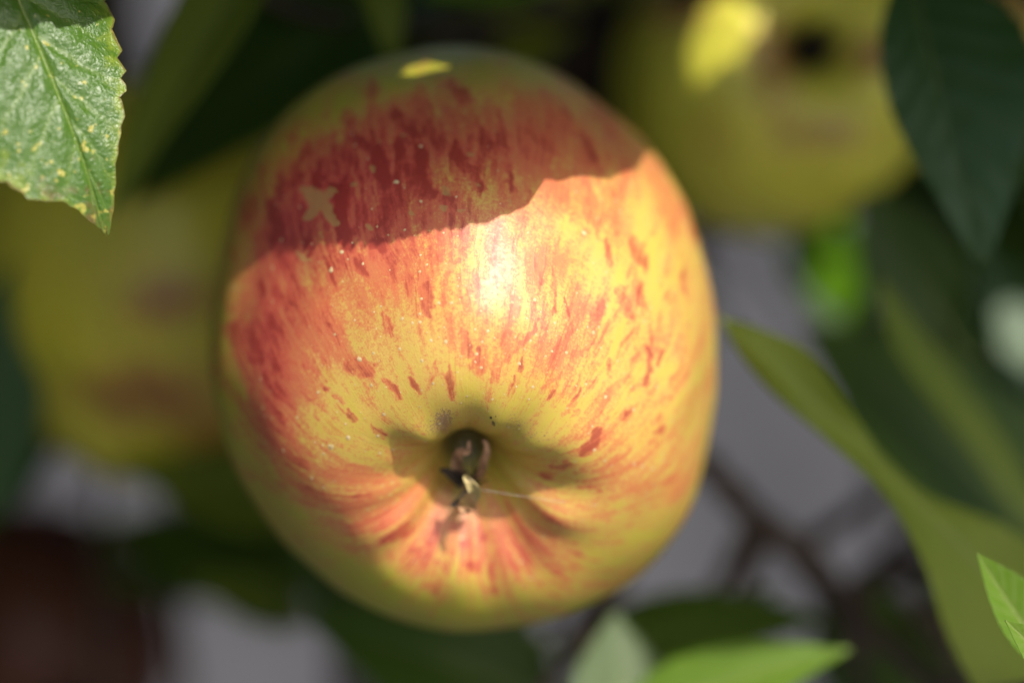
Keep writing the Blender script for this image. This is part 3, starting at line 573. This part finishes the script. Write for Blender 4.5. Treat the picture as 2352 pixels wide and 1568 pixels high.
# --- leaves behind the fruit: (base px, tip px, distance behind focus base / tip, facing, width, material, label, options)
B = [
 ((690, -230), (255, 500), .060, .050, (-.45, .25, .8), .015, M_OLIVE, 'olive green leaf slanting behind the glossy front leaf', dict(fold=.3, curl=.3)),
 ((960, -60), (300, 470), .085, .078, (-.2, .5, .6), .030, M_LEAF, 'broad dark leaf covering the top of the olive apple', dict(fold=.15, curl=.4)),
 ((1050, -30), (560, 190), .098, .095, (.1, .75, .6), .016, M_BLUE, None, dict(fold=.1, curl=.3)),
 ((840, -170), (905, 170), .066, .062, (.5, .1, .8), .0085, M_OLIVE, None, dict(fold=.35)),
 ((1330, -70), (965, 0), .066, .060, (0, .3, .8), .0085, M_YOUNG, None, dict(fold=.2)),
 ((2085, -60), (2262, 634), .050, .042, (-.15, .2, .95), .0262, M_BLUE, 'large dark bluish green leaf hanging tip down beside the sun patched apple', dict(WR=np.array(STD) * .0078, WL=np.array(STD) * .0145, fold=.26, curl=.45, nv=60, nu=24, wave=.0008, quilt=.0004, serr=(20, .05))),
 ((2520, 100), (2400, 560), .075, .070, (-.3, .3, .8), .020, M_LEAF, None, dict(fold=.2)),
 ((1840, 480), (1965, 765), .142, .138, (-.2, .5, .8), .0135, M_LIME, 'bright yellow green leaf glowing behind the dark ones', dict(fold=.1)),
 ((2500, 1560), (1652, 722), .050, .036, (.25, .45, .85), .022, M_OLIVE, 'long wavy olive leaf stretching away from the striped apple', dict(fold=.12, curl=.15, wave=.0025, nv=60, nu=20, serr=(26, .03),
    WR=np.interp(np.linspace(0, 1, 40), [0, .33, .46, .617, .735, .86, .95, 1], np.array([8, 7.5, 3.9, 2.3, 2.3, 4.3, 2.2, .1]) * 1e-3), WL=np.interp(np.linspace(0, 1, 40), [0, .2, .386, .58, .73, .926, 1], np.array([14, 16, 8.8, 5.2, 3.1, 1.6, .1]) * 1e-3))),
 ((2440, 1290), (2020, 636), .070, .062, (.25, .5, .8), .0190, M_OLIVE, 'olive leaf with a pale rim curving over the dark hollow', dict(WR=np.array(STD) * .0042, WL=np.array([.1, 1.2, 1.8, 2.2, 2.5, 3, 4, 5, 5.5, 4, .2]) * 1e-3, fold=.3, curl=-.3)),
 ((2380, 1230), (1840, 745), .085, .080, (-.5, .75, .35), .034, M_LEAF, None, dict(fold=.1, curl=.3)),  # dark leaf put in for the shaded inside of the curled olive leaf
 ((2170, 760), (1975, 420), .100, .096, (-.3, .4, .8), .018, M_LEAF, None, dict(fold=.15)),
 ((2180, 860), (1880, 760), .118, .114, (-.3, .5, .8), .015, M_LEAF, None, dict(fold=.15)),
 ((2300, 1330), (1930, 930), .090, .085, (-.5, .8, .25), .022, M_LEAF, None, dict(fold=.1, curl=.3)),
 ((2560, 1230), (2250, 560), .115, .105, (-.3, .3, .9), .026, M_BLUE, None, dict(fold=.15)),
 ((2440, 880), (2285, 680), .103, .106, (.14, .34, .93), .0135, M_BLUE, 'small glossy leaf with a pale sheen beside the dark bluish leaf', dict(fold=.05)),
 ((2500, 1180), (2290, 900), .100, .095, (0, .4, .9), .015, M_LEAF, None, dict(fold=.1)),
 ((1440, 1700), (1412, 1405), .054, .061, (.21, .39, .90), .0165, M_LEAF, 'shiny leaf with a whitish glare at the foot of the striped apple', dict(fold=.08)),
 ((1420, 1650), (1955, 1490), .050, .046, (.15, .55, .75), .013, M_YOUNG, 'bright lime green leaf lit by the sun below the dark leaves', dict(fold=.15, curl=.3)),
 ((1330, 1480), (1900, 1420), .078, .070, (-.1, .6, .6), .015, M_LEAF, None, dict(fold=.1, curl=.3)),
 ((1300, 1600), (1790, 1350), .090, .085, (-.3, .3, .8), .013, M_LEAF, None, dict(fold=.15)),
 ((2030, 1650), (1900, 1300), .110, .105, (-.5, .3, .7), .017, M_LEAF, None, dict(fold=.2)),
 ((2150, 1700), (2010, 1330), .085, .080, (-.5, .3, .7), .013, M_LEAF, None, dict(fold=.2)),
 ((700, 1190), (215, 1010), .105, .100, (.0, .6, .6), .022, M_OLIVE, None, dict(fold=.2, curl=.3)),
 ((760, 1340), (330, 1270), .135, .130, (.1, .6, .7), .014, M_LEAF, None, dict(fold=.1)),
 ((830, 1260), (190, 1215), .145, .140, (.1, .6, .7), .0185, M_LEAF, None, dict(fold=.1)),
 ((640, 1330), (205, 1330), .150, .145, (.1, .6, .7), .0120, M_LEAF, None, dict(fold=.1)),
 ((720, 1420), (420, 1330), .12, .115, (.0, .6, .7), .011, M_OLIVE, None, dict(fold=.1)),
 ((1290, 1620), (705, 1420), .080, .072, (0, .5, .8), .026, M_LEAF, 'broad dark leaf below the striped apple', dict(fold=.15, curl=.3)),
 ((1150, 1650), (640, 1230), .110, .105, (0, .5, .8), .024, M_LEAF, None, dict(fold=.15)),
 ((-160, 1280), (70, 560), .100, .090, (.3, .2, .9), .022, M_BLUE, None, dict(fold=.15)),
 ((-120, 640), (130, 360), .130, .125, (.3, .2, .9), .022, M_LEAF, None, dict(fold=.15)),
 ((-200, 1150), (150, 1000), .125, .120, (.3, .4, .9), .020, M_BLUE, None, dict(fold=.1)),
]
for (bx, by), (tx, ty), db, dt, fc, wd, mat, lab, kw in B:
    kw.setdefault('seed', int(bx + by * 3) % 997)
    leaf(PC(bx, by, D0 + db), PC(tx, ty, D0 + dt), fc, wd, mat, lab, **kw)
# --- small young leaves almost in focus, lower right
leaf(PC(2420, 1530, D0 + .016), PC(2246, 1272, D0 + .012), (.05, .45, .85), .0085, M_YOUNG, 'small bright green folded leaf with pale midrib beside the long olive leaf', fold=.45, curl=-.25, serr=(12, .06), nv=60, nu=20, seed=8, pet=.012)
leaf(PC(2440, 1560, D0 + .008), PC(2310, 1424, D0 + .004), (-.4, .6, .65), .0065, M_YOUNG, 'tiny bright green leaf tip next to the small folded leaf', fold=.4, curl=.2, serr=(10, .06), nv=60, nu=20, seed=9, pet=.010)

# --- dense shaded foliage further back, leaving the gaps where the paving shows
WINDOWS = [(1600, 470, 1850, 770), (1650, 820, 1840, 1020), (1690, 1040, 2020, 1340), (1590, 1230, 1830, 1420), (1220, 1290, 1640, 1600), (60, 930, 225, 1230), (320, 1385, 730, 1600), (-120, 1250, 360, 1700), (250, -40, 450, 45)]
rng = np.random.RandomState(12); cnt = 0
for k in range(6000):
    if cnt >= 190: break
    x, y = rng.uniform(-150, 2500), rng.uniform(-150, 1720); d = D0 + rng.uniform(.13, .27); an = rng.uniform(0, 6.283); Ln = rng.uniform(.022, .040) if k > 700 else rng.uniform(.040, .062); wd = Ln * rng.uniform(.48, .62)
    dx, dy = math.cos(an), math.sin(an); hl = Ln / 2 / d * FP; hw = wd / 2 / d * FP; bad = False
    for q in np.linspace(-1, 1, 9):
        for r in (-1, 0, 1):
            sx = x + dx * hl * q - dy * hw * r * (1 - .7 * abs(q)); sy = y + dy * hl * q + dx * hw * r * (1 - .7 * abs(q))
            if any(a - 25 < sx < c + 25 and b - 25 < sy < e + 25 for a, b, c, e in WINDOWS): bad = True
    if bad: continue
    cnt += 1
    leaf(PC(x - dx * hl, y - dy * hl, d + rng.uniform(-.01, .01)), PC(x + dx * hl, y + dy * hl, d), (rng.uniform(-.5, .5), rng.uniform(.0, .8), .8), wd, [M_LEAF, M_LEAF, M_BLUE][cnt % 3], nv=14, nu=5, fold=.15, curl=rng.uniform(0, .5), seed=cnt, serr=(9, .04))

# --- leaves over the fruit (outside the picture) that shade it from the sun
E1 = nrm(np.cross(np.array([0, 1, 0.0]), LC)); E2 = np.cross(LC, E1)
sc2 = lambda p: np.stack([np.asarray(p) @ E1, np.asarray(p) @ E2], -1)
EDGE = np.array([(470, 690), (520, 640), (560, 610), (600, 588), (700, 575), (800, 570), (880, 560), (950, 540), (1050, 525), (1100, 515), (1180, 490), (1220, 465), (1262, 428), (1330, 406), (1400, 412), (1450, 388), (1485, 350), (1530, 330), (1650, 330)], float)
lev = float((HV[HFR] @ LC).max())
def shade_leaf(base_px, tip_px, edge_px, up, side_w, clear, mat=M_LEAF, serr=(26, .05), seed=1):
    """a leaf square to the sun whose lower margin throws the shadow edge edge_px on the main apple"""
    pos = lambda q: (lambda c: E1 * c[0] + E2 * c[1] + LC * (lev + clear))(sc2(on_apple(*q)[0]))
    b, tp = pos(base_px), pos(tip_px); L = np.linalg.norm(tp - b); y = (tp - b) / L; x = np.cross(y, LC)
    Q = np.array([pos(q) for q in edge_px]) - b; tq, wq = Q @ y / L, Q @ x; sg = np.sign(np.median(wq)); wq = np.maximum(np.abs(wq), 0.0006)
    o = np.argsort(tq); q = np.linspace(0, 1, 60)
    low = np.interp(q, np.r_[0, tq[o], 1], np.r_[wq[o][0], wq[o], 0.0004]); other = np.interp(q, np.linspace(0, 1, 11), STD) * side_w
    cs = sc2(on_apple(965, 160)[0]); ps = E1 * cs[0] + E2 * cs[1] + LC * (lev + clear) - b; ts, ws = ps @ y / L, -sg * (ps @ x)
    if ws > 0: other = np.where(np.abs(q - ts) < .09, np.minimum(other, max(ws - .0022, .001)), other)
    kw = dict(WR=low, WL=other) if sg > 0 else dict(WR=other, WL=low)
    return leaf(b, tp, LC, 1, mat, None, nv=260, nu=30, fold=0.0, serr=serr, seed=seed, hang=(0, 1.0, -.3), **kw)
shade_leaf((500, 440), (1266, 388), [(560, 612), (600, 588), (700, 575), (800, 570), (880, 560), (950, 540), (1050, 525), (1100, 515), (1180, 490), (1220, 465), (1245, 440), (1258, 420)], 1, .024, .046, serr=(30, .045), seed=5)
shade_leaf((1560, 250), (1240, 372), [(1530, 330), (1485, 352), (1450, 388), (1400, 412), (1330, 406), (1275, 420), (1256, 425)], 1, .016, .050, serr=(12, .04), seed=6)

cf = sc2(on_apple(1206, 168)[0]); up_ = lambda c: E1 * c[0] + E2 * c[1] + LC * (lev + .062)
leaf(up_(cf + np.array([.013, .003])), up_(cf + np.array([-.007, .001])), LC, .012, M_LEAF, None, fold=.1, seed=77, hang=(0, 1.0, -.3), nv=40, nu=10)

def canopy():
    ex, ey = EDGE[:, 0], EDGE[:, 1]
    lit = HFR & (HPY > np.interp(HPX, ex, ey) + 3) & (HN @ LC > 0.02)
    pts = [sc2(HV[lit][::23])]
    def disc(x, y, d, rx, ry):
        a = np.random.RandomState(int(x)).uniform(-1, 1, (90, 2)); a = a[(a ** 2).sum(1) < 1]
        pts.append(np.array([sc2(PC(x + rx * u, y + ry * v, d)) for u, v in a]))
    sp = on_apple(965, 160)[0]; a = np.random.RandomState(1).uniform(-1, 1, (60, 2)); pts.append(sc2(sp) + a * np.array([.0019, .0010])); pts.append(np.array([sc2(on_apple(1228 + 34 * v, 376 + 54 * v)[0]) for v in np.linspace(0, 1, 8)]))
    fv = np.array([v.co[:] for v in FRONT.data.vertices])[::7] + np.array(FRONT.location) + TREE_BASE - CAM; fv = np.stack([fv @ XA, fv @ YA, fv @ ZA], 1)
    fx, fy = project(fv); bnd = 74 + 14 * np.sin(fx * .045) - .05 * fx; pts.append(sc2(fv[fy > bnd + 8]))
    disc(1668, 75, D0 + .082, 68, 95); disc(1900, 640, D0 + .14, 80, 110); disc(2340, 770, D0 + .105, 70, 90); disc(1425, 1510, D0 + .058, 60, 100)
    disc(1760, 1545, D0 + .048, 200, 50); disc(2310, 1380, D0 + .013, 90, 130); disc(2300, 5, D0 + .102, 80, 60); disc(560, 1370, D0 + .12, 60, 40)
    global LITPTS
    pts = np.vstack(pts); LITPTS = pts; r = np.random.RandomState(31)
    shp = np.interp(np.linspace(0, 1, 9), np.linspace(0, 1, 11), STD); q = np.linspace(-1, 1, 9)
    Vs, Fs, n0, acc = [], [], 0, 0
    need = [sc2(HV[HFR & (HPY < np.interp(HPX, ex, ey) - 10) & (HN @ LC > 0.0)][::45])]
    for x0, y0, x1, y1, dd, st in ((-100, -100, 560, 1100, .09, 45), (1380, -120, 2150, 520, .075, 40), (1380, -120, 2180, 540, .095, 40), (1380, -120, 2180, 540, .108, 40), (2050, -120, 2400, 660, .04, 50), (1640, 700, 2400, 1600, .045, 50), (-100, -100, 2450, 1650, .12, 60), (-200, -200, 2550, 1750, .22, 70)):
        need.append(np.array([sc2(PC(x, y, D0 + dd)) for x in range(x0, x1, st) for y in range(y0, y1, st)]))
    need.append(sc2(fv[(fy < bnd - 4) & (fx > -120) & (fy > -120)][::6]))
    pr = np.concatenate([np.full(len(n_), i) for i, n_ in enumerate(need)]); need = np.vstack(need)
    near = np.array([np.min(((pts - n_) ** 2).sum(1)) for n_ in need]); ok = near > .0012 ** 2; need, pr = need[ok], pr[ok]
    open_ = np.ones(len(need), bool); order = r.permutation(len(need))
    def hits(P2, c, ca, sa, Ln, wd, m):
        d = P2 - c; al = (d[:, 0] * ca + d[:, 1] * sa) / (Ln / 2); ac = np.abs(-d[:, 0] * sa + d[:, 1] * ca)
        return (np.abs(al) < 1 + m * 20) & (ac < wd * np.interp(al, q, shp) + m)
    for k in order:
        if not open_[k] or acc > 1200: continue
        best = None
        for trial in range(84):
            Ln = [.062, .052, .042, .032, .024, .016, .011][trial // 12] * r.uniform(.85, 1.15); wd = Ln * r.uniform(.25, .32); an = r.uniform(0, 6.283); ca, sa = math.cos(an), math.sin(an)
            c = need[k] + r.uniform(-.3, .3) * Ln * np.array([ca, sa])
            if not np.any(hits(pts, c, ca, sa, Ln, wd, .0005)): best = 1; break
        if not best: continue
        open_ &= ~hits(need, c, ca, sa, Ln * .9, wd * .85, -.0008)
        # distance towards the sun: far enough to be outside the picture
        for tdist in np.arange(.125 + r.uniform(0, .04), .85, .02):
            p = E1 * c[0] + E2 * c[1] + LC * (lev - .10 + tdist)
            if p[2] > -.02 and p[1] > .10: break
            if p[2] < -.02 and (p[1] - Ln * .7) / -p[2] > .5 / 1.5 * SENSOR / FOCAL * 1.06 + .012 / -p[2]: break
        else: continue
        acc += 1
        y = nrm(E1 * ca + E2 * sa + LC * r.uniform(-.3, .3)); z = nrm(LC + .35 * r.randn(3)); z = nrm(z - y * z.dot(y)); x = np.cross(y, z)
        P_ = []
        for i in range(9):
            for s_ in (-1, 0, 1): P_.append(p + y * q[i] * Ln / 2 + x * s_ * (wd * shp[i] + .0003) + z * (abs(s_) * .12 * wd * shp[i] - .10 * Ln * q[i] ** 2))
        P_ = np.array(P_); bt = P_ - z * .0003; Vs.append(np.vstack([P_, bt]))
        for i in range(8):
            for j in range(2):
                a_ = n0 + i * 3 + j; Fs.append((a_, a_ + 1, a_ + 4, a_ + 3)); Fs.append((a_ + 27, a_ + 30, a_ + 31, a_ + 28))
            for j, f in ((0, 1), (2, -1)):
                a_ = n0 + i * 3 + j; Fs.append((a_, a_ + 3, a_ + 30, a_ + 27)[::f])
        n0 += 54
    V = W(np.vstack(Vs)) - TREE_BASE; z0 = np.zeros(len(V))
    o = obj('overhead_foliage', mesh_np('overhead_foliage', V, np.array(Fs), dict(vein=z0, edge=z0, along=z0, under=z0)), M_LEAF, TREE); o['kind'] = 'stuff'
    print('canopy leaves', acc)
canopy()

def back_foliage():
    # unseen leaves added above, behind and beside the fruit to hold back sky light
    r = np.random.RandomState(77); Vs, Fs, n0 = [], [], 0
    shp = np.interp(np.linspace(0, 1, 7), np.linspace(0, 1, 11), STD); q = np.linspace(-1, 1, 7); k = 0
    while k < 1420:
        p = np.array([r.uniform(-.45, .45), r.uniform(-.10, .50), r.uniform(-1.0, -.44)])
        if k > 1150: p = np.array([r.uniform(-.26, .03), r.uniform(.13, .42), r.uniform(-.5, -.12)])
        elif k > 750: p = np.array([r.uniform(-.34, -.10), r.uniform(-.15, .30), r.uniform(-.64, -.31)])
        ex = abs(p[0]) / -p[2] - .18; ey = p[1] / -p[2] - .12
        m = .04 / -p[2]
        if ex < m and ey < m: continue
        if np.min(((LITPTS - sc2(p)) ** 2).sum(1)) < .042 ** 2: continue
        if k <= 750 and p[1] < .05 and ex < .12: continue
        k += 1
        Ln = r.uniform(.045, .075); wd = Ln * .28; y = nrm(r.randn(3)); z = nrm(np.array([0, .8, .4]) + .6 * r.randn(3)); z = nrm(z - y * z.dot(y)); x = np.cross(y, z); P_ = []
        for i in range(7):
            for s_ in (-1, 0, 1): P_.append(p + y * q[i] * Ln / 2 + x * s_ * (wd * shp[i] + .0003) + z * (abs(s_) * .15 * wd * shp[i] - .10 * Ln * q[i] ** 2))
        P_ = np.array(P_); Vs.append(np.vstack([P_, P_ - z * .0003]))
        for i in range(6):
            for j in range(2):
                a_ = n0 + i * 3 + j; Fs.append((a_, a_ + 1, a_ + 4, a_ + 3)); Fs.append((a_ + 21, a_ + 24, a_ + 25, a_ + 22))
            for j, f in ((0, 1), (2, -1)):
                a_ = n0 + i * 3 + j; Fs.append((a_, a_ + 3, a_ + 24, a_ + 21)[::f])
        n0 += 42
    V = W(np.vstack(Vs)) - TREE_BASE; z0 = np.zeros(len(V))
    o = obj('sky_block_foliage', mesh_np('sky_block_foliage', V, np.array(Fs), dict(vein=z0, edge=z0, along=z0, under=z0)), M_LEAF, TREE); o['kind'] = 'stuff'
back_foliage()

# --- limbs, visible branches and twigs
def limb(name, pts, r0, r1, mat=M_BARK, n=26, sides=10, label=None, world=False):
    c = spline(pts, n); c = c if world else W(c); c = c - TREE_BASE
    c = c + (np.random.RandomState(len(pts) * 7 + int(r0 * 1e5)).rand(n, 3) - .5) * r0 * .5 * np.r_[0, np.ones(n - 2), 0][:, None]
    rad = np.linspace(r0, r1, n) * (1 + .12 * np.sin(np.arange(n) * 1.9)); V, F = tube(c, rad, sides)
    o = obj(name, mesh_np(name, V, F), mat, TREE)
    if label: o['label'] = label
    return c + TREE_BASE
trunk = limb('trunk', [(.62, .98, -.03), (.63, .97, .45), (.60, .95, .95), (.57, .93, 1.30), (.53, .90, 1.62)], .062, .036, M_TRUNK, 30, 18, world=True)
tc = lambda i: (lambda p: np.array([(p - CAM) @ XA, (p - CAM) @ YA, (p - CAM) @ ZA]))(trunk[i])
limbs = [limb('limb', [tc(21), (.30, .11, -.68), (.12, .105, -.60), (-.02, .108, -.57), (-.20, .125, -.55)], .013, .005),
         limb('limb', [tc(26), (.34, .27, -.62), (.15, .275, -.42), (-.02, .28, -.34), (-.18, .29, -.32)], .012, .005),
         limb('limb', [tc(15), (.30, -.13, -.66), (.12, -.105, -.55), (-.05, -.105, -.53), (-.2, -.10, -.55)], .011, .004)]
b3 = limb('branch', [limbs[2][10] @ np.zeros((3, 3)) + PC(2090, 1760, D0 + .115), PC(1985, 1470, D0 + .10), PC(1890, 1325, D0 + .095), PC(1740, 1195, D0 + .092), PC(1620, 1080, D0 + .09), PC(1480, 960, D0 + .09)], .0034, .0022, label='thin dark branch crossing in front of the grey paving')
b4 = limb('branch', [PC(1390, 40, D0 + .125), PC(1470, 220, D0 + .118), PC(1570, 410, D0 + .115), PC(1625, 560, D0 + .118)], .0030, .0018, n=14)
limbs += [b3, limb('branch', [b3[0] @ np.zeros((3, 3)) + PC(2090, 1760, D0 + .115), (.10, -.10, -.55)], .0036, .0050, n=8), limb('branch', [PC(1390, 40, D0 + .125), PC(1330, -160, D0 + .14), (.02, .10, -.575)], .0032, .0045, n=8)]
allp = np.vstack(limbs)
for k, j in enumerate(JOINTS + STEMS):
    d = np.linalg.norm(allp - j, axis=1); e = allp[int(np.argmin(d))]; dd = float(d.min())
    if dd < .002: continue
    m = (j + e) / 2 + np.array([0, 0, -.12 * dd]); V, F = tube(spline([j, m, e], 9) - TREE_BASE, np.linspace(.0009, .0017, 9), 6)
    obj('twig', mesh_np('twig', V, F), M_BARK, TREE)
